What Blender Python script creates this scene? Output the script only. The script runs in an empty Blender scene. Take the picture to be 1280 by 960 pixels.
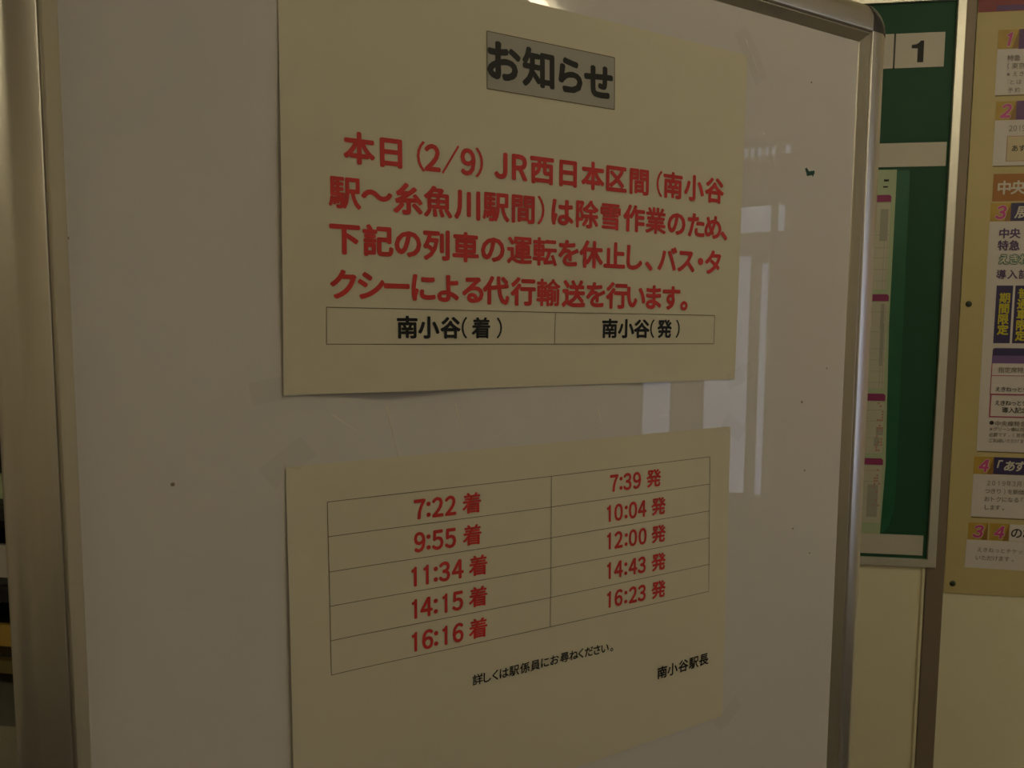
import bpy, bmesh, math, random
from mathutils import Matrix, Vector
C = bpy.context.scene
random.seed(4)

# ------------------------------------------------------------ camera, world, exposure
YAW, PITCH, ROLL = 0.48467798, -0.08341268, 0.00568593
cam = bpy.data.objects.new('camera', bpy.data.cameras.new('camera'))
C.collection.objects.link(cam); C.camera = cam
_f = Vector((math.sin(YAW) * math.cos(PITCH), math.cos(YAW) * math.cos(PITCH), math.sin(PITCH)))
_r = Vector((math.cos(YAW), -math.sin(YAW), 0)); _u = _r.cross(_f)
_r2 = math.cos(ROLL) * _r + math.sin(ROLL) * _u; _u2 = -math.sin(ROLL) * _r + math.cos(ROLL) * _u
M = Matrix((_r2, _u2, -_f)).transposed().to_4x4(); M.translation = (0, 0, 1.45)
cam.matrix_world = M
cam.data.sensor_width = 36; cam.data.lens = 891.98 / 1280 * 36
cam.data.clip_start = 0.02
cam.data.dof.use_dof = False

C.view_settings.view_transform = 'Standard'; C.view_settings.look = 'None'
C.view_settings.gamma = 1; C.view_settings.use_curve_mapping = False
C.view_settings.exposure = 0.0
w = bpy.data.worlds.new('overcast_sky'); C.world = w; w.use_nodes = True
w.node_tree.nodes['Background'].inputs[0].default_value = (0.80, 0.92, 1.18, 1)
w.node_tree.nodes['Background'].inputs[1].default_value = 1.35
LAMP = 27.8                     # radiance of the fluorescent tubes
LAMP_COL = (1.0, 0.85, 0.57)

# ------------------------------------------------------------ helpers
def mat(name, col, rough=0.6, metal=0.0, var=0.06, scale=30.0, bump=0.0, spec=0.5, stretch=None, ior=1.45, aniso=0):
    m = bpy.data.materials.new(name); m.use_nodes = True
    nt = m.node_tree; b = nt.nodes['Principled BSDF']
    b.inputs['Roughness'].default_value = rough; b.inputs['Metallic'].default_value = metal
    b.inputs['Specular IOR Level'].default_value = spec; b.inputs['IOR'].default_value = ior
    tc = nt.nodes.new('ShaderNodeTexCoord'); mp = nt.nodes.new('ShaderNodeMapping')
    if stretch: mp.inputs['Scale'].default_value = stretch
    nz = nt.nodes.new('ShaderNodeTexNoise'); nz.inputs['Scale'].default_value = scale; nz.inputs['Detail'].default_value = 4
    mx = nt.nodes.new('ShaderNodeMix'); mx.data_type = 'RGBA'
    mx.inputs[6].default_value = tuple(c * (1 - var) for c in col) + (1,)
    mx.inputs[7].default_value = tuple(min(1, c * (1 + var)) for c in col) + (1,)
    L = nt.links.new
    L(tc.outputs['Object'], mp.inputs['Vector']); L(mp.outputs[0], nz.inputs['Vector'])
    L(nz.outputs['Fac'], mx.inputs[0]); L(mx.outputs[2], b.inputs['Base Color'])
    if bump:
        bp = nt.nodes.new('ShaderNodeBump'); bp.inputs['Strength'].default_value = 1; bp.inputs['Distance'].default_value = bump
        L(nz.outputs['Fac'], bp.inputs['Height']); L(bp.outputs[0], b.inputs['Normal'])
    return m
def glow(name, col, s):
    m = bpy.data.materials.new(name); m.use_nodes = True; nt = m.node_tree
    b = nt.nodes['Principled BSDF']; b.inputs['Base Color'].default_value = (.8, .8, .8, 1)
    b.inputs['Emission Color'].default_value = col + (1,); b.inputs['Emission Strength'].default_value = s
    return m
def glass(name):
    m = bpy.data.materials.new(name); m.use_nodes = True; nt = m.node_tree; nt.nodes.clear()
    o = nt.nodes.new('ShaderNodeOutputMaterial'); t = nt.nodes.new('ShaderNodeBsdfTransparent'); g = nt.nodes.new('ShaderNodeBsdfGlossy')
    g.inputs['Roughness'].default_value = 0.02; f = nt.nodes.new('ShaderNodeFresnel'); x = nt.nodes.new('ShaderNodeMixShader')
    nt.links.new(f.outputs[0], x.inputs[0]); nt.links.new(t.outputs[0], x.inputs[1]); nt.links.new(g.outputs[0], x.inputs[2]); nt.links.new(x.outputs[0], o.inputs[0])
    return m

MT = {
 'board': mat('whiteboard_enamel', (.76, .735, .72), .006, var=.02, scale=6, ior=1.5),
 'alu': mat('brushed_aluminium', (.90, .87, .81), .32, 1.0, var=.05, scale=60, stretch=(8, 8, .15)),
 'alu_lip': mat('anodised_aluminium_lip', (.74, .71, .63), .34, .85, var=.05, scale=60, stretch=(8, 8, .15)),
 'cap': mat('grey_corner_casting', (.16, .16, .17), .3, .85, var=.3, scale=90, bump=.0004),
 'paper': mat('cream_paper', (.74, .70, .545), .75, var=.025, scale=5, spec=.25),
 'ink_k': mat('black_ink', (.012, .013, .013), .5, spec=.3),
 'ink_r': mat('red_ink', (.62, .045, .04), .5, spec=.3),
 'ink_line': mat('thin_rule_ink', (.17, .14, .09), .6, spec=.2),
 'grey_box': mat('grey_heading_print', (.43, .42, .36), .6, spec=.3),
 'tape': None, 'pale': mat('pale_tape_residue', (.84, .80, .70), .3), 'glint': mat('painted_tape_glint', (.95, .93, .88), .2), 'galv': mat('galvanised_frame', (.80, .78, .68), .38, .55, var=.04, scale=40), 'glass': glass('window_glass'),  # glint: near-white colour for painted highlights on the tape
 'green': mat('green_felt_board', (.024, .095, .050), .55, var=.05, spec=.25),
 'sleeve': mat('clear_green_sleeve', (.022, .135, .065), .4, var=.1, spec=.4),
 'plate': mat('ivory_plastic_plate', (.64, .60, .50), .45, var=.02),
 'tt_sheet': mat('pale_green_timetable_paper', (.46, .56, .35), .6, var=.03),
 'tt_cell': mat('timetable_cell_paper', (.60, .585, .46), .6, var=.05),
 'tt_grey': mat('timetable_grey_block', (.40, .39, .31), .6, var=.1),
 'tt_red': mat('timetable_red_figures', (.50, .27, .20), .6),
 'plum': mat('plum_print', (.30, .03, .13), .5),
 'steel': mat('painted_steel_mullion', (.27, .215, .15), .5, .1, var=.08, scale=12),
 'wall': mat('cream_wall_paint', (.93, .87, .60), .6, var=.05, scale=4, bump=.0002),
 'room': mat('off_white_plaster', (.74, .69, .58), .8, var=.04, scale=3),
 'ceil': mat('ceiling_board', (.7, .67, .58), .9, var=.05, scale=20),
 'floor': mat('grey_vinyl_floor', (.085, .078, .068), .4, var=.2, scale=8),
 'poster': mat('yellow_poster_paper', (.62, .52, .245), .45, var=.04, scale=6, spec=.35),
 'card': mat('white_print_area', (.76, .71, .66), .45, var=.02, spec=.35),
 'cream_box': mat('cream_print_area', (.66, .57, .34), .45),
 'gold': mat('gold_tile_print', (.55, .36, .06), .45, var=.35, scale=25),
 'brown': mat('gold_tile_shaded_print', (.34, .18, .04), .45),
 'purple': mat('purple_print', (.13, .05, .17), .45),
 'purple2': mat('mid_purple_print', (.20, .12, .30), .45),
 'navy': mat('navy_print', (.05, .038, .12), .45),
 'orange': mat('orange_print', (.40, .16, .025), .45),
 'redband': mat('red_banner_print', (.26, .035, .035), .45, var=.25, scale=12),
 'pinkn': mat('pink_numeral_print', (.62, .08, .28), .45),
 'crim': mat('crimson_rule_print', (.42, .05, .12), .45),
 'yel': mat('yellow_letter_print', (.62, .55, .03), .45),
 'gtext': mat('green_outline_print', (.03, .18, .11), .45),
 'wtext': mat('white_letter_print', (.70, .66, .55), .45),
 'text_p': mat('dark_purple_letter_print', (.12, .07, .17), .45),
 'text_g': mat('grey_letter_print', (.24, .20, .16), .45),
 'text_d': mat('dark_letter_print', (.05, .045, .04), .45),
 'olive': mat('olive_rule_print', (.22, .17, .06), .45),
 'pin': mat('dark_green_pin_plastic', (.035, .05, .03), .4),
 'scrap': mat('dark_green_paper_scrap', (.01, .075, .05), .6),
 'black': mat('black_powder_coat', (.02, .02, .022), .45),
 'tin': mat('lamp_reflector_enamel', (.8, .8, .74), .35),
 'doorframe': mat('bronze_door_frame', (.50, .46, .38), .45, .2),
 'pinkposter': mat('pink_wall_sheet', (.88, .36, .33), .6),
}
def tape_mat():
    m = bpy.data.materials.new('clear_adhesive_tape'); m.use_nodes = True; nt = m.node_tree; b = nt.nodes['Principled BSDF']
    b.inputs['Base Color'].default_value = (.62, .58, .46, 1); b.inputs['Roughness'].default_value = .28
    b.inputs['Alpha'].default_value = .055
    return m
MT['tape'] = tape_mat()

def bmnew(): return bmesh.new()
def box(bm, x0, x1, y0, y1, z0, z1):
    v = [bm.verts.new(p) for p in ((x0,y0,z0),(x1,y0,z0),(x1,y1,z0),(x0,y1,z0),(x0,y0,z1),(x1,y0,z1),(x1,y1,z1),(x0,y1,z1))]
    for f in ((0,1,5,4),(1,2,6,5),(2,3,7,6),(3,0,4,7),(4,5,6,7),(3,2,1,0)): bm.faces.new([v[i] for i in f])
    return bm
def bevbox(x0, x1, y0, y1, z0, z1, r=.001, seg=2):
    bm = box(bmnew(), x0, x1, y0, y1, z0, z1)
    bmesh.ops.bevel(bm, geom=bm.edges[:], offset=r, segments=seg, affect='EDGES', profile=.6)
    return bm
def prism(pts, y0, y1):
    """outline of (x, z) points, front at y0, back at y1"""
    bm = bmnew(); a = [bm.verts.new((p[0], y0, p[1])) for p in pts]; b = [bm.verts.new((p[0], y1, p[1])) for p in pts]
    bm.faces.new(a); bm.faces.new(b[::-1]); n = len(pts)
    for i in range(n): bm.faces.new((a[i], b[i], b[(i+1) % n], a[(i+1) % n]))
    bmesh.ops.recalc_face_normals(bm, faces=bm.faces[:])
    return bm
def cyl(bm, p, axis, r, h, n=24, r2=None):
    m = Matrix.Translation(p) @ axis.to_track_quat('Z', 'Y').to_matrix().to_4x4()
    bmesh.ops.create_cone(bm, cap_ends=True, segments=n, radius1=r, radius2=r if r2 is None else r2, depth=h, matrix=m); return bm
def obj(name, bm, m, parent=None, label=None, smooth=False):
    me = bpy.data.meshes.new(name)
    if isinstance(bm, bpy.types.Mesh): me = bm
    else:
        bmesh.ops.recalc_face_normals(bm, faces=bm.faces[:]) if smooth else None
        bm.to_mesh(me); bm.free()
    me.materials.clear(); me.materials.append(MT[m])
    if smooth:
        for p in me.polygons: p.use_smooth = True
        me.set_sharp_from_angle(angle=math.radians(40))
    o = bpy.data.objects.new(name, me); C.collection.objects.link(o); o.parent = parent
    if label: o['label'] = label
    return o
def tag(o, label, cat, group=None):
    o['label'] = label; o['category'] = cat
    if group: o['group'] = group
    return o
def empty(name, label, cat, wallframe=False, group=None):
    o = bpy.data.objects.new(name, None); C.collection.objects.link(o); o.empty_display_size = .05
    if wallframe: o.matrix_world = WALL
    return tag(o, label, cat, group)
def struct(name, bm, m, wallframe=False, parent=None):
    o = obj(name, bm, m, parent)
    if not parent: o['kind'] = 'structure'
    if wallframe and not parent: o.matrix_world = WALL
    return o
# the partition wall behind turns 35 degrees away from the whiteboard; local x runs along it, local y into it
WY = -0.6122986
WD = 1.345
WALL = Matrix.Rotation(WY, 4, 'Z') @ Matrix.Translation((0, WD, 0))
def P(a, z, h=0.0):
    """a point measured on the wall face (mm), moved onto a surface h mm in front of it"""
    k = 1 - h / 1345.0
    return a * k / 1000.0, (1450 + (z - 1450) * k) / 1000.0
def wbox(bm, a0, a1, z0, z1, h0, h1):
    x0, q0 = P(a0, z0, h1); x1, q1 = P(a1, z1, h1)
    return box(bm, x0, x1, -h1 / 1000, -h0 / 1000, q0, q1)
def wquad(pts, h0, h1): return prism([P(a, z, h1) for a, z in pts], -h1 / 1000, -h0 / 1000)

# lettering ----------------------------------------------------------------
_gl = {}
FULL = {c: chr(ord(c) + 0xFEE0) for c in '0123456789JR/:'}
def glyph(ch):
    if ch == '1':
        return ([(x, z - .38) for x, z in ((.02, 0), (.10, 0), (.10, .733), (.045, .733), (.0, .665), (-.10, .632), (-.10, .575), (.02, .575))], [tuple(range(8))], .2)
    ch = FULL.get(ch, ch)
    if ch not in _gl:
        c = bpy.data.curves.new('letter', 'FONT'); c.body = ch; c.size = 1; c.resolution_u = 3
        o = bpy.data.objects.new('letter', c); C.collection.objects.link(o)
        bpy.context.view_layer.update()
        me = bpy.data.meshes.new_from_object(o.evaluated_get(bpy.context.evaluated_depsgraph_get()))
        vs = [(v.co.x, v.co.y) for v in me.vertices]; fs = [tuple(p.vertices) for p in me.polygons]
        bpy.data.objects.remove(o); bpy.data.curves.remove(c); bpy.data.meshes.remove(me)
        x0, x1 = min(v[0] for v in vs), max(v[0] for v in vs)
        _gl[ch] = ([(v[0] - (x0 + x1) / 2, v[1] - .38) for v in vs], fs, x1 - x0)
    return _gl[ch]
DENSE = {'着': .62, '雪': .68, '駅': .78, '転': .78, '運': .78, '輸': .7, '業': .75, '除': .85, '魚': .85, '間': .82, '知': .85, '発': .85, '詳': .8, '尋': .7, '員': .85, '作': .95, '南': .9, '車': .9, '導': .7, '期': .8, '間': .85, '限': .85, '普': .7}
def letters(chars, xs, zs, ems, bold=.026, sx=1.0, depth=None, shear=0.0, dig=None, digsx=.86):
    """mesh of flat printed letters; xs, zs glyph centres (m), depth(x, z) gives the y of the print"""
    vs, fs = [], []
    for i, ch in enumerate(chars):
        g, f, _ = glyph(ch); e = ems[i]; ex = e * sx; b = bold
        b *= DENSE.get(ch, 1)
        if ch in '（）': b = bold * .25
        if ch in '0123456789:': b = bold * .85
        if ch == '/': ex = e * .62; b = bold * .5
        if dig and ch in '0123456789JR': e = e * dig; ex = e * digsx
        offs = [(0, 0)] + [(math.cos(k * math.pi / 4) * b, math.sin(k * math.pi / 4) * b) for k in range(8)] if b else [(0, 0)]
        for k, (ox, oz) in enumerate(offs):
            n = len(vs)
            for (gx, gz) in g:
                x = xs[i] + (gx + shear * gz) * ex + ox * e; z = zs[i] + gz * e + oz * e
                vs.append((x, depth(x, z) - .000012 * k, z))
            fs += [tuple(n + j for j in q) for q in f]
    me = bpy.data.meshes.new('printed_text'); me.from_pydata(vs, [], fs)
    return me

# ------------------------------------------------------------ structure of the room (wall frame)
CEIL = 2.465
A0, A1, N0, N1 = -2.6, 3.30, -3.0, WD
def grid_wall(bm, us, zs, solid, mk):
    for i in range(len(us) - 1):
        for j in range(len(zs) - 1):
            if solid((us[i] + us[i+1]) / 2, (zs[j] + zs[j+1]) / 2): mk(bm, us[i], us[i+1], zs[j], zs[j+1])
struct('floor', box(bmnew(), A0 - .1, A1 + .1, N0 - WD - .1, .1, -.1, 0), 'floor', True)
struct('ceiling', box(bmnew(), A0 - .1, A1 + .1, N0 - WD - .1, .1, CEIL, CEIL + .1), 'ceil', True)
struct('wall_back', box(bmnew(), A0, A1, 0, .1, 0, CEIL), 'wall', True)
struct('wall_left', box(bmnew(), A0 - .1, A0, N0 - WD, .1, 0, CEIL), 'room', True)
struct('wall_front', box(bmnew(), A0, A1, N0 - WD - .1, N0 - WD, 0, CEIL), 'room', True)
# right wall: glazed entrance, seen as a reflection in the whiteboard
holes = [(-.338, -.181, .56, 1.81), (.0, .224, .56, 1.81), (.277, .312, .56, 1.77),
         (-.70, -.30, 1.93, 2.062), (-.24, .314, 1.93, 2.062), (.348, .382, 1.93, 2.062)]
holes += [(a, b, 2.311, 2.357) for a, b in ((.10, .12), (.135, .155), (.17, .19), (.204, .223), (.237, .258), (.273, .294), (.304, .325), (.372, .396))]
us = sorted({N0, N1} | {h[0] for h in holes} | {h[1] for h in holes}); zs = sorted({0, CEIL} | {h[2] for h in holes} | {h[3] for h in holes})
bm = bmnew()
isdoor = lambda u, z: -.75 < u < .42 and (z < 2.1 or 2.28 < z < 2.38)
inhole = lambda u, z: any(h[0] < u < h[1] and h[2] < z < h[3] for h in holes)
us = sorted(set(us) | {-.75, .42}); zs = sorted(set(zs) | {2.1, 2.28, 2.38})
grid_wall(bm, us, zs, lambda u, z: not isdoor(u, z) and not inhole(u, z), lambda b, u0, u1, z0, z1: box(b, A1, A1 + .1, u0 - WD, u1 - WD, z0, z1))
bmesh.ops.remove_doubles(bm, verts=bm.verts[:], dist=1e-5)
struct('wall_right', bm, 'room', True)
bm = bmnew()
grid_wall(bm, us, zs, lambda u, z: isdoor(u, z) and not inhole(u, z), lambda b, u0, u1, z0, z1: box(b, A1, A1 + .018, u0 - WD, u1 - WD, z0, z1))
bmesh.ops.remove_doubles(bm, verts=bm.verts[:], dist=1e-5)
door = struct('door_1', bm, 'doorframe', True)
bm = bmnew()
for h in holes[:6]: box(bm, A1 + .007, A1 + .010, h[0] - WD, h[1] - WD, h[2], h[3])
struct('glazing', bm, 'glass', parent=door)
struct('door_handle', bevbox(A1 - .028, A1, -.06 - WD, -.04 - WD, .95, 1.15, .004), 'alu', parent=door)
win = struct('window_1', box(bmnew(), A1 + .022, A1 + .025, .08 - WD, .42 - WD, 2.29, 2.375), 'glass', True)

# partition wall furniture
m1 = bmnew(); x0, _ = P(585, 0, 4); x1, _ = P(616.5, 0, 4)
box(m1, x0, x1, -.004, 0, 0, CEIL); bmesh.ops.bevel(m1, geom=[e for e in m1.edges if abs(e.verts[0].co.z - e.verts[1].co.z) > 1], offset=.001, segments=2, affect='EDGES')
struct('trim_1', m1, 'steel', True)
m1 = bmnew(); box(m1, x0 - .0065, x0, -.003, 0, 0, CEIL); bmesh.ops.bevel(m1, geom=[e for e in m1.edges if abs(e.verts[0].co.z - e.verts[1].co.z) > 1], offset=.0014, segments=3, affect='EDGES')
struct('trim_2', m1, 'wall', True)
struct('baseboard_back', box(bmnew(), A0, x0 - .0065, -.012, 0, 0, .09), 'steel', True)
struct('baseboard_back', box(bmnew(), x1, A1, -.012, 0, 0, .09), 'steel', True)

# ------------------------------------------------------------ ceiling lamps
def lamp(a_end, n_mid, label, length=1.2):
    """open trough with one fluorescent tube; a_end and n_mid in the wall frame"""
    r = empty('ceiling_lamp', label, 'lamp', True, 'fluorescent ceiling lamps')
    zt, ze, zr = CEIL, CEIL - .018, CEIL - .029; y = n_mid - WD; a0 = a_end - length
    prof = [(-.078, zt), (-.078, ze), (-.018, zr), (.018, zr), (.078, ze), (.078, zt)]
    bm = bmnew(); A = [bm.verts.new((a0, y + p[0], p[1])) for p in prof]; B = [bm.verts.new((a_end, y + p[0], p[1])) for p in prof]
    for i in range(6): bm.faces.new((A[i], A[(i+1) % 6], B[(i+1) % 6], B[i]))
    bm.faces.new(A); bm.faces.new(B[::-1]); bmesh.ops.recalc_face_normals(bm, faces=bm.faces[:])
    obj('reflector', bm, 'tin', r)
    zc = zr - .024
    bm = cyl(bmnew(), Vector(((a0 + a_end) / 2, y, zc)), Vector((1, 0, 0)), .014, length - .13, 20)
    obj('tube', bm, 'tube', r, smooth=True)
    for s, d in ((a0 + .055, -1), (a_end - .055, 1)):
        obj('tube_cap', cyl(bmnew(), Vector((s, y, zc)), Vector((1, 0, 0)), .015, .02, 16), 'plate', r)
        obj('socket', bevbox(min(s, s + d * .022), max(s, s + d * .022), y - .014, y + .014, zc - .012, zr, .001), 'plate', r)
    return r
MT['tube'] = glow('fluorescent_tube', LAMP_COL, LAMP)
lamp(1.635, -.122, 'fluorescent trough lamp on the ceiling mirrored above the upper notice')
lamp(3.0, -1.2, 'added fill lamp, unseen, on the ceiling nearest the glazed door wall')  # added fill lamp, unseen; brightens the partition wall
lamp(-.8, -1.2, 'added fill lamp, unseen, on the ceiling toward the left wall')  # added out of view to light the left side mirrored in the frame

# ------------------------------------------------------------ whiteboard
BY = .507
PX0, PX1, PZ0, PZ1 = -.034, .6668, .640, 1.7410
wb = empty('whiteboard', 'large white enamel notice whiteboard in a brushed aluminium frame on stand', 'whiteboard')
obj('panel', box(bmnew(), PX0, PX1, BY, BY + .016, PZ0, PZ1), 'board', wb)
LIP = [(0, .016), (0, -.0004), (.0006, -.0012), (.0068, -.0078), (.0076, -.0078), (.0080, -.0040), (.0092, -.0040), (.0092, .016)]
FACE = [(.0092, .018), (.0092, -.0084), (.0097, -.0094), (.0106, -.0096), (.0235, -.0096), (.0260, -.0090), (.0320, -.0062), (.0365, -.0025), (.0385, .0005), (.0392, .004), (.0392, .018)]
CO = [(PX0, PZ0), (PX1, PZ0), (PX1, PZ1), (PX0, PZ1)]           # bottom left, bottom right, top right, top left
SIDES = [(0, 1, (0, -1), (1, 0)), (1, 2, (1, 0), (0, 1)), (2, 3, (0, 1), (-1, 0)), (3, 0, (-1, 0), (0, -1))]
for i, j, out, along in SIDES:
    for prof, nm, mm, mitre in ((FACE, 'frame_rail', 'alu', False), (LIP, 'frame_lip', 'alu_lip', True)):
        bm = bmnew(); rows = []
        for c, s in ((CO[i], -1), (CO[j], 1)):
            row = []
            for wd, y in prof:
                e = (wd if mitre else .0092) * s
                row.append(bm.verts.new((c[0] + out[0] * wd + along[0] * e, BY + y, c[1] + out[1] * wd + along[1] * e)))
            rows.append(row)
        n = len(prof)
        for k in range(n): bm.faces.new((rows[0][k], rows[0][(k+1) % n], rows[1][(k+1) % n], rows[1][k]))
        bm.faces.new(rows[0]); bm.faces.new(rows[1][::-1])
        bmesh.ops.recalc_face_normals(bm, faces=bm.faces[:])
        obj(nm, bm, mm, wb, smooth=True)
for k, (c, sx_, sz_) in enumerate(((CO[0], -1, -1), (CO[1], 1, -1), (CO[2], 1, 1), (CO[3], -1, 1))):
    px, pz = c[0] + sx_ * .0092, c[1] + sz_ * .0092
    bm = bmnew(); rows = []; seg = 10
    for q in range(seg + 1):
        t = q / seg * math.pi / 2
        rows.append([bm.verts.new((px + sx_ * (.0004 + (wd - .0092)) * math.cos(t) * 1.0 + sx_ * .0003, BY + y - .0003, pz + sz_ * (.0004 + (wd - .0092)) * math.sin(t) + sz_ * .0003)) for wd, y in FACE])
    n = len(FACE)
    for q in range(seg):
        for kk in range(n): bm.faces.new((rows[q][kk], rows[q+1][kk], rows[q+1][(kk+1) % n], rows[q][(kk+1) % n]))
    bm.faces.new(rows[0]); bm.faces.new(rows[-1][::-1])
    bmesh.ops.recalc_face_normals(bm, faces=bm.faces[:])
    obj('corner_cap', bm, 'cap', wb, 'dark grey rounded corner cap', smooth=True)
for x in (PX0 - .025, PX1 + .025):
    obj('leg', bevbox(x - .014, x + .014, BY + .018, BY + .043, .05, 1.2, .002), 'alu', wb)
    obj('foot', bevbox(x - .02, x + .02, BY - .22, BY + .26, .0, .05, .004), 'alu', wb)
obj('crossbar', bevbox(PX0 - .011, PX1 + .011, BY + .02, BY + .04, .30, .33, .002), 'alu', wb)
# torn green scrap and pen scuffs left on the panel
obj('green_scrap', prism([(.5953, 1.6062), (.5975, 1.6073), (.6010, 1.6040), (.6085, 1.6057), (.6092, 1.6030), (.6078, 1.6012), (.6071, 1.5990), (.6058, 1.6010), (.6020, 1.6000), (.5985, 1.5992), (.5975, 1.6020)], BY - .0002, BY), 'scrap', wb, 'torn dark green scrap stuck on the panel')
for xa, za, xb, zb_, wd in ((.1622, 1.389, .1723, 1.348, .0012), (.3506, 1.3785, .3542, 1.3643, .0010), (.2173, 1.3882, .2254, 1.3595, .0010), (.122, 1.385, .140, 1.372, .0010)):
    dx, dz = xb - xa, zb_ - za; q_ = math.hypot(dx, dz); ox, oz = -dz / q_ * wd / 2, dx / q_ * wd / 2
    obj('tape_remnant', prism([(xa - ox, za - oz), (xb - ox * .3, zb_ - oz * .3), (xb + ox * .3, zb_ + oz * .3), (xa + ox, za + oz)], BY - .0004, BY), 'pale', wb, 'pale sliver of old tape')
bm = bmnew()
for x, z in ((.5995, 1.690), (.6395, 1.406), (.612, 1.30), (.598, 1.24), (.625, 1.21), (-.0345, 1.5), (.604, 1.372), (.018, 1.345)):
    cyl(bm, Vector((x, BY - .0001, z)), Vector((0, 1, 0)), .0009 + .0006 * random.random(), .0002, 8)
o = obj('speck', bm, 'steel', wb, 'small grime specks'); o['kind'] = 'stuff'

# ------------------------------------------------------------ the two notices
def hU(u, v):
    u = min(1, max(0, u)); v = min(1, max(0, v))
    b = 1.2 + 5.0 * math.exp(-((u-.2)/.11)**2) * (1-v)**2 * min(1, u/.05) + 2.0 * math.exp(-((u-.75)/.06)**2) * (1-v)**4
    b += 3.0 * math.exp(-(u/.10)**2) * math.sin(math.pi * min(1, max(0, (v+.05)/.9)))
    return (b + 3.0 * math.sin(math.pi*u) * math.sin(math.pi*v)) / 1000
def hL(u, v):
    u = min(1, max(0, u)); v = min(1, max(0, v))
    b = 1.2 + 2.5 * math.exp(-(u/.08)**2) * math.sin(math.pi*v)**.8 if 0 < v < 1 else 1.2
    return (b + 2.5 * math.sin(math.pi*u) * math.sin(math.pi*v)) / 1000
NOTICE = {
 'U': dict(corners=((88.6, 1400.5), (508.6, 1398.6), (511.5, 1700.4), (90.8, 1699.8)), org=(.090, 1.399), size=(.420, .301), h=hU),
 'L': dict(corners=((90.0, 1055.0), (506.0, 1061.0), (505.0, 1353.0), (89.0, 1350.3)), org=(.089, 1.056), size=(.417, .296), h=hL)}
def sheet_mesh(k, nx=84, nz=60):
    s = NOTICE[k]; c = s['corners']; bm = bmnew(); V = []
    for j in range(nz + 1):
        row = []
        for i in range(nx + 1):
            u, v = i / nx, j / nz
            x = ((c[0][0]*(1-u) + c[1][0]*u)*(1-v) + (c[3][0]*(1-u) + c[2][0]*u)*v) / 1000
            z = ((c[0][1]*(1-u) + c[1][1]*u)*(1-v) + (c[3][1]*(1-u) + c[2][1]*u)*v) / 1000
            row.append(bm.verts.new((x, BY - s['h'](u, v), z)))
        V.append(row)
    for j in range(nz):
        for i in range(nx): bm.faces.new((V[j][i], V[j][i+1], V[j+1][i+1], V[j+1][i]))
    ext = bmesh.ops.extrude_face_region(bm, geom=bm.faces[:])
    bmesh.ops.translate(bm, vec=(0, .0002, 0), verts=[g for g in ext['geom'] if isinstance(g, bmesh.types.BMVert)])
    bmesh.ops.recalc_face_normals(bm, faces=bm.faces[:])
    return bm
def on_sheet(k, lift=.0003):
    s = NOTICE[k]
    return lambda x, z: BY - s['h']((x - s['org'][0]) / s['size'][0], (z - s['org'][1]) / s['size'][1]) - lift
def put_text(k, root, row, ink, bold=.026, em=None, sx=1.0, dig=None, digsx=.86, name='printed_text', lift=.0003):
    t, xs, zs, h0, h1 = row; s = NOTICE[k]; n = len(t)
    e = [(em or (h0 + (h1 - h0) * i / max(1, n - 1)) / .90) / 1000 for i in range(n)]
    me = letters(t, [s['org'][0] + x / 1000 for x in xs], [s['org'][1] + z / 1000 for z in zs], e, bold, sx, on_sheet(k, lift), dig=dig, digsx=digsx)
    return obj(name, me, ink, root)
def strip(bm, k, p, q, wd, lift=.00028, n=24):
    """thin printed rule following the sheet from p to q (mm on the sheet)"""
    s = NOTICE[k]; f = on_sheet(k, lift); d = Vector((q[0]-p[0], q[1]-p[1])).normalized(); nn = Vector((-d[1], d[0])) * wd / 2; prev = None
    for i in range(n + 1):
        t = i / n; x = p[0] + (q[0]-p[0]) * t; z = p[1] + (q[1]-p[1]) * t; cur = []
        for sg in (1, -1):
            X = s['org'][0] + (x + nn[0]*sg) / 1000; Z = s['org'][1] + (z + nn[1]*sg) / 1000
            cur.append(bm.verts.new((X, f(X, Z), Z)))
        if prev: bm.faces.new((prev[0], prev[1], cur[1], cur[0]))
        prev = cur
def patch(k, c, lift, nx=24, nz=6):
    s = NOTICE[k]; f = on_sheet(k, lift); bm = bmnew(); V = []
    for j in range(nz + 1):
        for i in range(nx + 1):
            u, v = i / nx, j / nz
            X = s['org'][0] + ((c[0][0]*(1-u)+c[1][0]*u)*(1-v) + (c[3][0]*(1-u)+c[2][0]*u)*v) / 1000
            Z = s['org'][1] + ((c[0][1]*(1-u)+c[1][1]*u)*(1-v) + (c[3][1]*(1-u)+c[2][1]*u)*v) / 1000
            V.append(bm.verts.new((X, f(X, Z), Z)))
    for j in range(nz):
        for i in range(nx): a = j*(nx+1)+i; bm.faces.new((V[a], V[a+1], V[a+nx+2], V[a+nx+1]))
    return bm
def tape(root, cx, cz, L, W, ang, yb, fold=0.0, bump=0.0):
    bm = bmnew(); V = []; n = 8; ca, sa = math.cos(ang), math.sin(ang)
    for i in range(n + 1):
        for j in (-1, 1):
            u = (i / n - .5) * L; v = j * W / 2 + (random.random() - .5) * W * .04
            y = yb(i / n) - bump * math.sin(math.pi * i / n)
            V.append(bm.verts.new((cx + u*ca - v*sa, y, cz + u*sa + v*ca)))
    for i in range(n): a = 2*i; bm.faces.new((V[a], V[a+1], V[a+3], V[a+2]))
    return obj('tape', bm, 'tape', root, 'strip of clear adhesive tape', smooth=False)

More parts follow.
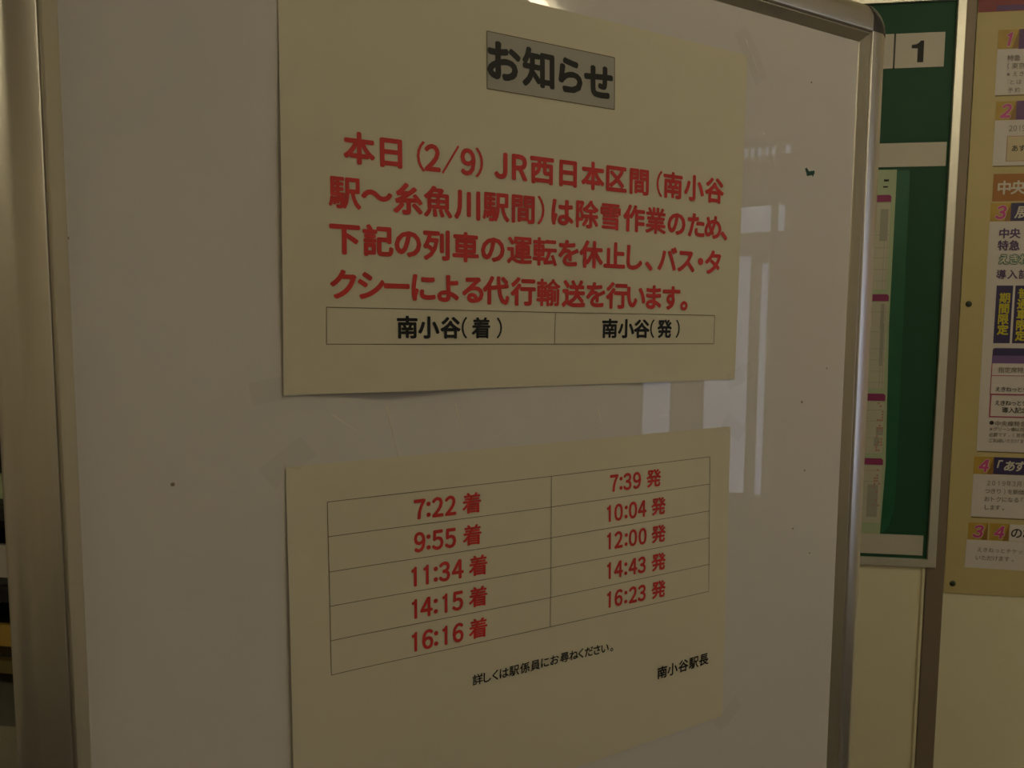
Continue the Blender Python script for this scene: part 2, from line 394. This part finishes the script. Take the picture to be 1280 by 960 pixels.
TU = {'title': ['お知らせ', [167.07, 197.44, 227.17, 254.45], [251.51, 251.47, 251.09, 250.73], 28.16, 27.02], 'l1': ['本日（2/9）JR西日本区間（南小谷', [53.05, 76.1, 98.56, 107.59, 121.93, 136.3, 145.62, 164.01, 180.47, 200.71, 225.11, 249.38, 273.43, 297.6, 319.64, 335.12, 360.04, 384.93], [173.31, 173.12, 172.95, 172.9, 173.06, 173.21, 173.31, 173.48, 173.63, 173.65, 173.71, 173.78, 173.9, 174.03, 174.16, 174.28, 174.47, 174.67], 20.37, 21.2], 'l2': ['駅～糸魚川駅間）は除雪作業のため、', [42.35, 65.21, 88.37, 111.75, 135.56, 159.96, 183.89, 199.89, 220.15, 244.31, 267.84, 292.71, 316.41, 340.27, 363.59, 384.24, 398.37], [142.02, 141.7, 141.35, 141.1, 141.39, 141.65, 141.89, 141.94, 142.02, 142.13, 142.25, 142.37, 142.07, 141.81, 141.56, 141.34, 141.19], 20.87, 21.24], 'l3': ['下記の列車の運転を休止し、バス・タ', [41.85, 65.63, 88.0, 110.26, 134.25, 157.42, 181.04, 204.1, 226.54, 249.05, 272.86, 294.06, 309.76, 330.64, 352.81, 370.22, 385.57], [110.32, 109.99, 109.69, 109.46, 109.26, 109.35, 109.41, 109.47, 109.53, 109.61, 109.53, 109.44, 109.38, 109.34, 109.32, 109.29, 109.26], 20.48, 21.22], 'l4': ['クシーによる代行輸送を行います。', [40.28, 60.26, 79.13, 99.83, 119.63, 140.5, 160.57, 184.84, 208.18, 232.47, 254.5, 276.46, 296.85, 316.16, 336.56, 351.8], [78.31, 78.2, 78.1, 78.02, 77.82, 77.61, 77.38, 77.09, 76.84, 76.58, 76.35, 76.12, 75.89, 75.68, 75.5, 75.36], 20.09, 20.91], 'h1': ['南小谷（着）', [86.72, 103.79, 121.64, 133.4, 147.68, 163.84], [48.47, 48.38, 48.29, 48.24, 48.15, 48.07], 15.24, 15.73], 'h2': ['南小谷（発）', [269.96, 287.19, 303.79, 315.3, 329.55, 345.31], [48.0, 47.96, 47.92, 47.9, 47.86, 47.82], 15.74, 15.2]}
TL = {'a1': ['7:22着', [97.98, 105.1, 112.64, 123.29, 141.36], [253.5, 253.47, 253.44, 253.39, 253.3]], 'a2': ['9:55着', [97.7, 104.84, 112.39, 123.06, 141.51], [228.09, 228.01, 227.93, 227.8, 227.59]], 'a3': ['11:34着', [92.94, 102.64, 110.52, 117.83, 128.97, 146.61], [201.63, 201.75, 201.84, 201.92, 202.04, 202.22]], 'a4': ['14:15着', [93.04, 102.77, 110.34, 118.01, 128.85, 146.53], [176.23, 176.32, 176.39, 176.46, 176.55, 176.69]], 'a5': ['16:16着', [92.86, 103.61, 110.55, 117.92, 129.13, 146.53], [150.27, 150.34, 150.39, 150.43, 150.5, 150.58]], 'b1': ['7:39発', [278.79, 286.16, 293.17, 303.82, 322.89], [255.65] * 5], 'b2': ['10:04発', [273.39, 283.77, 292.11, 299.67, 310.03, 328.91], [229.17] * 6], 'b3': ['12:00発', [273.63, 284.06, 292.44, 300.03, 310.9, 329.43], [204.48, 204.28, 204.11, 203.96, 203.73, 203.34]], 'b4': ['14:43発', [273.99, 284.46, 292.43, 300.5, 310.5, 330.04], [177.77, 177.63, 177.52, 177.4, 177.26, 176.96]], 'b5': ['16:23発', [274.46, 284.97, 292.97, 301.08, 311.13, 330.75], [151.51, 151.38, 151.27, 151.16, 151.01, 150.72]]}
TN = ['詳しくは駅係員にお尋ねください。', [146.35, 154.94, 162.19, 170.27, 179.57, 189.78, 199.78, 209.15, 218.66, 228.72, 238.14, 245.6, 254.01, 262.52, 271.16, 278.59], [107.8] * 6 + [107.95, 108.19, 108.3, 108.4, 108.3, 108.19, 107.94, 107.68, 107.42, 107.19], 9.14, 8.8]
TS = ['南小谷駅長', [337.84, 350.47, 363.82, 376.93, 389.77], [69.32, 69.51, 69.71, 69.89, 70.07], 11.4, 11.4]

nu = empty('paper_notice', 'upper cream paper notice with grey heading box and four red lines', 'notice')
obj('sheet', sheet_mesh('U'), 'paper', nu, smooth=True)
obj('heading_box', patch('U', ((152.4, 229.3), (270.6, 230.4), (270.6, 272.7), (152.6, 271.8)), .0002), 'grey_box', nu, 'grey heading box')
bm = bmnew()
hc = ((152.4, 229.3), (270.6, 230.4), (270.6, 272.7), (152.6, 271.8))
for i in range(4): strip(bm, 'U', hc[i], hc[(i+1) % 4], .7)
obj('heading_border', bm, 'ink_line', nu)
put_text('U', nu, TU['title'], 'ink_k', bold=.042, name='heading_text')
for r in ('l1', 'l2', 'l3', 'l4'): put_text('U', nu, TU[r], 'ink_r', bold=.036, dig=1.08, name='red_text')
for r in ('h1', 'h2'): put_text('U', nu, TU[r], 'ink_k', bold=.036, em=17.0, name='cell_text')
bm = bmnew()
q = [[(28.3, 62.2), (215.1, 60.9), (389.8, 60.4)], [(28.0, 36.4), (215.05, 35.0), (389.9, 33.9)]]
for row in q: strip(bm, 'U', row[0], row[1], .55); strip(bm, 'U', row[1], row[2], .55)
for i in range(3): strip(bm, 'U', q[0][i], q[1][i], .55)
obj('table_rules', bm, 'ink_line', nu)
tape(nu, .5155, 1.700, .050, .018, math.radians(-55), lambda t: BY - .0016 - .0005 * math.sin(3 * t), bump=.0008)
tape(nu, .5150, 1.402, .034, .017, math.radians(20), lambda t: BY - .0018 + .0012 * t)
tape(nu, .083, 1.694, .034, .016, math.radians(-35), lambda t: BY - .0006 - .0010 * t)
tape(nu, .082, 1.4045, .030, .016, math.radians(10), lambda t: BY - .0006 - .0010 * t)

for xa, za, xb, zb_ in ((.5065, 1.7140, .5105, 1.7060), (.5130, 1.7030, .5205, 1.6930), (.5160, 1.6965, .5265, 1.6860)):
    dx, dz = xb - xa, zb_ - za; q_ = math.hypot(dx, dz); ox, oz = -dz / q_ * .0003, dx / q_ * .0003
    obj('tape_glint', prism([(xa, za), (xa * .6 + xb * .4 - ox, za * .6 + zb_ * .4 - oz), (xb, zb_), (xa * .6 + xb * .4 + ox, za * .6 + zb_ * .4 + oz)], BY - .0034, BY - .0030), 'glint', nu, 'pale sliver painted as a glint on the corner tape')  # pale slivers stand in for specular glints on the wrinkled tape

nl = empty('paper_notice', 'lower cream paper notice with five rows of red train times', 'notice')
obj('sheet', sheet_mesh('L'), 'paper', nl, smooth=True)
for r in TL:
    t, xs, zs_ = TL[r]
    put_text('L', nl, [t, xs, zs_, 0, 0], 'ink_r', bold=.034, em=17.2 if r[0] == 'a' else 16.8, dig=1.14, digsx=.80, name='time_text')
put_text('L', nl, TN, 'ink_k', bold=.018, em=9.7, name='remark_text')
put_text('L', nl, TS, 'ink_k', bold=.024, em=12.6, name='signature_text')
q = [[(28.16, 266.6), (214.5, 267.6), (390.3, 269.6)], [(28.23, 241.3), (214.2, 241.6), (390.8, 243.2)], [(28.33, 215.4), (214.0, 215.3), (391.3, 217.1)], [(28.45, 190.0), (213.9, 189.6), (392.0, 190.6)], [(28.6, 164.2), (213.85, 164.0), (392.7, 164.4)], [(28.8, 138.4), (213.8, 138.4), (393.4, 137.5)]]
bm = bmnew()
for row in q: strip(bm, 'L', row[0], row[1], .5); strip(bm, 'L', row[1], row[2], .5)
for i in range(3): strip(bm, 'L', q[0][i], q[5][i], .5)
obj('table_rules', bm, 'ink_line', nl)
tape(nl, .0905, 1.3535, .036, .018, math.radians(38), lambda t: BY - .0008 - .0010 * t)
tape(nl, .5085, 1.352, .030, .016, math.radians(-35), lambda t: BY - .0018 + .0008 * t)
tape(nl, .5120, 1.0625, .036, .016, math.radians(33), lambda t: BY - .0022 + .0010 * t, bump=.002)

# ------------------------------------------------------------ green notice board on the partition
gb = empty('notice_board', 'dark green notice board with light metal frame beside whiteboard edge', 'notice board', True)
GA0, GA1, GZ0, GZ1 = -310, 586.5, 1030, 2003
obj('panel', wbox(bmnew(), GA0, GA1, GZ0, GZ1, 0.5, 4), 'green', gb)
FW = 15
PRO = [(0, .5), (0, 8.5), (.8, 9.5), (FW - 1.5, 9.5), (FW, 8.5), (FW, .5)]
gc = [(GA0, GZ0), (GA1 + 0, GZ0), (GA1, GZ1), (GA0, GZ1)]
for i, j, out, along in SIDES:
    bm = bmnew(); rows = []
    for c, s in ((gc[i], -1), (gc[j], 1)):
        row = []
        for wd, h in PRO:
            x, z = P(c[0] + out[0]*wd + along[0]*wd*s, c[1] + out[1]*wd + along[1]*wd*s, 9.5)
            row.append(bm.verts.new((x, -h / 1000, z)))
        rows.append(row)
    n = len(PRO)
    for k in range(n): bm.faces.new((rows[0][k], rows[0][(k+1) % n], rows[1][(k+1) % n], rows[1][k]))
    bm.faces.new(rows[0]); bm.faces.new(rows[1][::-1]); bmesh.ops.recalc_face_normals(bm, faces=bm.faces[:])
    obj('frame_rail', bm, 'galv', gb) if 'galv' in MT else obj('frame_rail', bm, 'alu_lip', gb)
obj('number_plate', wbox(bmnew(), 489.3, 568.5, 1893.5, 1951, 4, 5.2), 'plate', gb, 'ivory plate with a black numeral 1')
obj('number_plate', wbox(bmnew(), 395, 486.2, 1893.5, 1951, 4, 5.2), 'plate', gb, 'ivory plate cut off by the whiteboard')
obj('plate_divider', wbox(bmnew(), 486.2, 489.3, 1893.5, 1951, 4, 5.0), 'black', gb)
k = 5.818; ones = [(553,290),(553,445),(510,447),(510,347),(466,347),(466,322),(497,318),(517,306),(528,291)]
def px2a(x, y): return (489.3 + (1060 + x / k - 1120) * 1.31, 1951 - (y / k - 42.0 + (1060 + x / k - 1120) * .055) * 1.34)
obj('numeral', wquad([px2a(*p) for p in ones], 5.2, 5.5), 'ink_k', gb)
obj('blank_strip', wbox(bmnew(), 380, 580.5, 1727, 1767.5, 4, 5), 'plate', gb, 'blank ivory strip under the numeral')
obj('blank_strip', wbox(bmnew(), 380, 577.5, 1037.5, 1074, 4, 6.5), 'plate', gb, 'blank ivory strip at the foot of the board')

tt = empty('timetable', 'pale green timetable sheet with plum bars in clear sleeve on green board', 'timetable', True)
pts = [(395, 1075), (508, 1076), (518, 1090), (525, 1120), (526.5, 1150), (523, 1718), (521, 1721), (395, 1721)]
obj('sleeve', wquad(pts, 4.2, 5.2), 'sleeve', tt, 'clear plastic sleeve edge tinted green')
obj('sheet', wquad([(400, 1073.5), (503, 1073.5), (507, 1200), (501, 1450), (501.5, 1722.5), (400, 1722.5)], 5.2, 6.0), 'tt_sheet', tt)
bars = [(494.5, 1679.4, 1667.3), (498.5, 1506.8, 1494.4), (500.9, 1330, 1317), (502.3, 1213, 1201)]
for i, (a, z1, z0) in enumerate(bars):
    obj('bar', wquad([(400, z0), (a, z0), (a, z1 - 3), (a - 3, z1), (400, z1)], 6.0, 6.3), 'plum', tt)
    zn = (1510, 1334, 1217, 1090)[i]
    obj('cell_block', wquad([(400, zn + 5), (a - 1, zn + 5), (a - 1, z0 - 2), (400, z0 - 2)], 6.0, 6.25), 'tt_cell', tt)
bm = bmnew()
for a0, a1, z0, z1 in ((478, 491, 1600, 1655), (486, 492, 1445, 1490), (487, 493, 1380, 1455), (488, 500, 1255, 1270), (485, 494, 1235, 1250), (478, 496, 1105, 1165)): wbox(bm, a0, a1, z0, z1, 6.25, 6.4)
o = obj('grey_block', bm, 'tt_grey', tt, 'grey columns of figures'); o['kind'] = 'stuff'
bm = bmnew()
for z in (1610, 1588, 1570, 1550, 1530, 1475, 1440, 1410, 1390, 1370, 1350, 1300, 1280, 1250, 1190, 1170, 1140, 1120): wbox(bm, 470, 498 if z < 1500 else 494, z, z + .8, 6.25, 6.45)
for a in (489, 494): wbox(bm, a, a + .6, 1340, 1490, 6.25, 6.42); wbox(bm, a - 3, a - 2.4, 1512, 1600, 6.25, 6.42)
o = obj('table_rules', bm, 'tt_grey', tt); o['kind'] = 'stuff'
bm = bmnew(); rr = random.Random(7)
for z in list(range(1226, 1314, 5)) + list(range(1125, 1198, 5)):
    for a in (488, 492, 496):
        if rr.random() < .35: wbox(bm, a, a + 3.2, z, z + 3.2, 6.25, 6.5)
o = obj('red_figures', bm, 'tt_red', tt, 'small red departure figures'); o['kind'] = 'stuff'
bm = bmnew(); wbox(bm, 481, 489, 1702.5, 1706, 6.0, 6.3); wbox(bm, 480, 488, 1692, 1694.5, 6.0, 6.3)
obj('heading_text', bm, 'ink_k', tt)

# ------------------------------------------------------------ yellow poster
po = empty('poster', 'tall yellow railway ticket poster with numbered gold tiles pinned to wall', 'poster', True)
def layer(name, pts, lv, m, label=None): return obj(name, wquad(pts, 3.0 if lv == 0 else 3.6 + .25 * (lv - 1), 3.6 + .25 * lv), m, po, label)
def rect(a0, a1, z0, z1): return [(a0, z0), (a1, z0), (a1, z1), (a0, z1)]
RA = 1130
layer('sheet', [(616.5, 971), (RA, 966), (RA, 2040), (618, 2040)], 0, 'poster')
layer('banner', rect(618.5, RA - .5, 1980, 2039), 1, 'redband', 'red banner across the top')
layer('banner_band', rect(648, RA - 1, 1981.5, 1990), 2, 'purple')
def ptext(t, a0, z, pitch, em, ink, bold=.02, sx=1.0, lv=3, name='printed_text', shear=0, vert=False, slope=0):
    n = len(t); h = 3.7 + .25 * lv
    if vert: pts = [P(a0, z - i * pitch, h) for i in range(n)]
    else: pts = [P(a0 + i * pitch, z + i * pitch * slope, h) for i in range(n)]
    me = letters(t, [p[0] for p in pts], [p[1] for p in pts], [em / 1000] * n, bold, sx, lambda x, zz: -h / 1000, shear=shear)
    return obj(name, me, ink, po)
def tile(a0, z1, ch, dark=True):
    wd, ht = 32.3, 31
    layer('number_tile', rect(a0, a0 + wd, z1 - ht, z1), 2, 'gold')
    layer('tile_shade', [(a0 + wd - 10, z1 - ht), (a0 + wd, z1 - ht), (a0 + wd, z1)], 3, 'brown')
    ptext(ch, a0 + wd * .53, z1 - ht * .5, 1, 28, 'wtext', .085, .95, 3, 'tile_numeral', .2)
    ptext(ch, a0 + wd * .53, z1 - ht * .5, 1, 28, 'pinkn', .045, .95, 4, 'tile_numeral', .2)
def cardp(pts, edge=True):
    layer('text_card', pts, 1, 'card')
    if edge:
        z = pts[0][1]; layer('card_edge', rect(pts[0][0] + 1, RA - 31, z - 2.2, z), 1, 'olive')
# section 1
layer('heading_bar', rect(685.2, RA - 30, 1918, 1950), 2, 'purple')
tile(652.9, 1950, '1')
cardp(rect(652.5, RA - 30, 1843, 1918.5))
for i, (t, a) in enumerate((('特急', 674), ('（東京', 671), ('※えき', 672), ('とほ', 679), ('予約', 677))):
    ptext(t, a, 1903.5 - i * 13.2, 10.5, 10.5 if i < 2 else 9, 'text_g', .008)
# section 2
layer('heading_bar', rect(688, RA - 30, 1801.5, 1832.5), 2, 'purple')
tile(655.7, 1832.4, '2')
cardp(rect(655.5, RA - 30, 1725.5, 1802))
ptext('2019年', 681, 1787.5, 6.9, 12.5, 'text_g', .006, .8)
layer('text_frame', rect(676.5, RA - 50, 1732.5, 1774.5), 2, 'crim')
layer('text_frame', rect(677.2, RA - 51, 1733.2, 1773.8), 3, 'cream_box')
ptext('あず', 689.5, 1754, 11.5, 11.5, 'text_d', .022, lv=4)
# orange bar and section 3
layer('heading_bar', rect(658.7, RA - 28, 1665.5, 1711.5), 2, 'orange', 'orange heading bar')
ptext('中央', 676.5, 1688.5, 22.5, 24, 'wtext', .03)
layer('heading_bar', rect(689, RA - 30, 1632, 1662.5), 2, 'navy')
tile(657.2, 1662.5, '3')
ptext('展', 708, 1647, 20, 22, 'wtext', .022, shear=.2)
cardp([(657.5, 1231.5), (RA - 30, 1226), (RA - 30, 1631.5), (656.5, 1631.5)], False)
layer('card_edge', [(659, 1229.3), (RA - 31, 1224), (RA - 31, 1226), (659, 1231.5)], 1, 'olive')
ptext('中央', 681, 1611, 17.5, 18, 'text_p', .028)
ptext('特急', 680.5, 1590.5, 18, 18, 'text_p', .028)
ptext('えきね', 683, 1567, 16.5, 18, 'gtext', .10)
ptext('えきね', 683, 1567, 16.5, 18, 'wtext', .03, lv=4)
ptext('導入記', 680.5, 1541, 18, 17, 'text_p', .024)
layer('column_panel', rect(674.3, 700.8, 1422, 1521.8), 2, 'navy', 'navy column with yellow lettering')
layer('column_panel', rect(704.6, 731, 1422, 1521.8), 2, 'navy', 'navy column with yellow lettering')
ptext('期間限定', 688.3, 1500.5, 18.3, 18.5, 'yel', .038, vert=True)
ptext('普通車限定', 718, 1508.5, 18.3, 18.5, 'yel', .038, vert=True)
layer('table_heading', [(674, 1387), (RA - 60, 1387), (RA - 60, 1413.5), (677, 1413.5), (674.5, 1411)], 2, 'navy')
layer('table_heading', rect(674, RA - 60, 1387, 1400.5), 3, 'purple2')
layer('table_rule', rect(674, 675.2, 1332, 1387), 2, 'crim')
layer('table_rule', rect(675.2, RA - 60, 1364.7, 1365.9), 2, 'crim')
for r_ in (rect(674.8, RA - 60, 1331, 1333.4), rect(674.8, 676.8, 1293.5, 1331), rect(674.8, RA - 60, 1291.6, 1293.8)): layer('table_rule', r_, 3, 'crim')
ptext('指定席特急', 690, 1375.5, 10.3, 10.5, 'text_g', .012)
ptext('えきねっとチ', 686.5, 1341.5, 8.9, 9.6, 'text_d', .010)
ptext('えきねっとチ', 687, 1317.5, 8.9, 9.8, 'text_d', .012)
ptext('導入記念', 700.5, 1305, 10.5, 11, 'text_d', .014)
o = obj('bullet', cyl(bmnew(), Vector((P(679.8, 0, 4.3)[0], -.0043, P(0, 1282, 4.3)[1])), Vector((0, 1, 0)), .0036, .0004, 16), 'text_d', po)
ptext('中央線特急', 690, 1281, 10.4, 10, 'text_g', .008)
ptext('※グリーン車は同', 679.5, 1271, 7.2, 7.6, 'text_g', .008)
ptext('必要です。（普通車', 680, 1261, 7.4, 7.6, 'text_g', .004)
ptext('ご利用いただけま', 680, 1250.5, 7.3, 7.6, 'text_g', .004)
# section 4
layer('heading_bar', [(687.3, 1190.5), (RA - 30, 1187), (RA - 30, 1218), (687.3, 1221)], 2, 'navy')
tile(655, 1221, '4')
ptext('「あず', 697, 1206, 17, 20, 'wtext', .03, shear=.2)
cardp([(654.5, 1113), (RA - 30, 1107), (RA - 30, 1187), (655, 1190)], False)
layer('card_edge', [(655.5, 1110.7), (RA - 31, 1104.7), (RA - 31, 1107), (655.5, 1113)], 1, 'olive')
ptext('2019年3月16日', 681, 1174.5, 8.3, 11, 'text_g', .006, .85)
ptext('つきり）を新価格', 680, 1160, 9.3, 10, 'text_g', .010, slope=-.005)
ptext('おトクになる「あ', 680, 1145.5, 9.6, 10, 'text_g', .010, slope=-.005)
ptext('します。', 680.5, 1130.5, 9.0, 10, 'text_g', .010)
# closing row
tile(652.1, 1102, '3'); tile(687.3, 1101.7, '4')
layer('heading_bar', [(720.3, 1071), (RA - 30, 1068), (RA - 30, 1098), (720.3, 1101)], 2, 'card')
ptext('のお', 732, 1086, 20, 21, 'text_d', .018)
cardp([(648.9, 1019.5), (RA - 30, 1012), (RA - 30, 1068), (650.5, 1070.5)], False)
ptext('えきねっとチケット', 673, 1053, 9.6, 9.2, 'text_g', .010, slope=-.01)
ptext('いただけます。', 671, 1038.5, 9.6, 10, 'text_g', .010, slope=-.01)

for i, (a, z, lb) in enumerate(((631.2, 1489.9, 'dark round pin halfway up the left edge of the yellow poster'), (631.8, 988, 'dark round pin at the bottom left corner of the yellow poster'))):
    x, zz = P(a, z, 5)
    bm = bmnew(); bmesh.ops.create_uvsphere(bm, u_segments=20, v_segments=12, radius=1)
    for v in bm.verts: v.co = Vector((x + v.co.x * .0052, -.0037 - max(-.1, v.co.y * -1) * .0030, zz + v.co.z * .0052))
    p = obj('pin', bm, 'pin', smooth=True); p.matrix_world = WALL; tag(p, lb, 'pin')

# ------------------------------------------------------------ sheet on the right wall (tints the reflection)
ps = obj('wall_sheet', box(bmnew(), A1 - .004, A1 - .0005, .43 - WD, 1.05 - WD, .75, 1.88), 'pinkposter'); ps.matrix_world = WALL
tag(ps, 'plain pink sheet on the right wall mirrored in the whiteboard', 'poster')

# ------------------------------------------------------------ brochure rack beyond the left edge of the whiteboard
rk = empty('brochure_rack', 'black tiered brochure rack behind the left edge of the whiteboard', 'rack', True)
ra0, ra1 = -1.75, -.90
for a in (ra0, ra1 - .02): obj('side_panel', bevbox(a, a + .02, -.34, -.02, 0, 1.30, .003), 'black', rk)
obj('back_panel', box(bmnew(), ra0 + .02, ra1 - .02, -.035, -.02, .05, 1.29), 'black', rk)
tiers = [.885, 1.005, 1.14]
for i, z in enumerate(tiers):
    obj('shelf', bevbox(ra0 + .02, ra1 - .02, -.32, -.035, z, z + .015, .002), 'black', rk)
    obj('front_lip', bevbox(ra0 + .02, ra1 - .02, -.335, -.32, z - .01, z + .012, .002), 'olive' if i == 0 else 'black', rk)
obj('plinth', bevbox(ra0 + .02, ra1 - .02, -.32, -.035, .0, .775, .003), 'tt_grey', rk, 'grey lower cabinet')
cols = [('white', 'card'), ('gold', 'gold'), ('grey', 'tt_grey'), ('red', 'redband'), ('pale green', 'tt_sheet')]  # gold instead of yellow: the rack's shade is put into the leaflet colour
where = ['lowest', 'middle', 'top']
side = ['at the left end', 'left of centre', 'right of centre', 'at the right end']
for i, z in enumerate(tiers):
    for j in (3,):                      # the whiteboard hides the other columns
        c, m_ = cols[(i * 4 + j + 3) % 5]; a = ra0 + .045 + j * .2
        bm = box(bmnew(), a, a + .18, -.004, .004, 0, (.032, .05, .038)[i])
        for v in bm.verts: v.co.y += -.29 + v.co.z * .35; v.co.z += z + .0155
        b = obj('leaflet_stack', bm, m_); b.matrix_world = WALL
        tag(b, '%s leaflet stack %s of the %s rack tier' % (c, side[j], where[i]), 'leaflet', 'leaflets in the brochure rack')

# ------------------------------------------------------------ move every thing's origin to its own base
for o in list(C.objects):
    if o.parent or o.type not in ('MESH', 'EMPTY'): continue
    ms = [c for c in [o] + list(o.children_recursive) if c.type == 'MESH']
    if not ms or o.get('kind') == 'structure': continue
    vs = [v.co for c in ms for v in c.data.vertices]
    lo = Vector([min(v[i] for v in vs) for i in range(3)]); hi = Vector([max(v[i] for v in vs) for i in range(3)])
    c0 = Vector(((lo.x + hi.x) / 2, (lo.y + hi.y) / 2, lo.z))
    for m_ in {c.data for c in ms}: m_.transform(Matrix.Translation(-c0))
    o.matrix_world = o.matrix_world @ Matrix.Translation(c0)
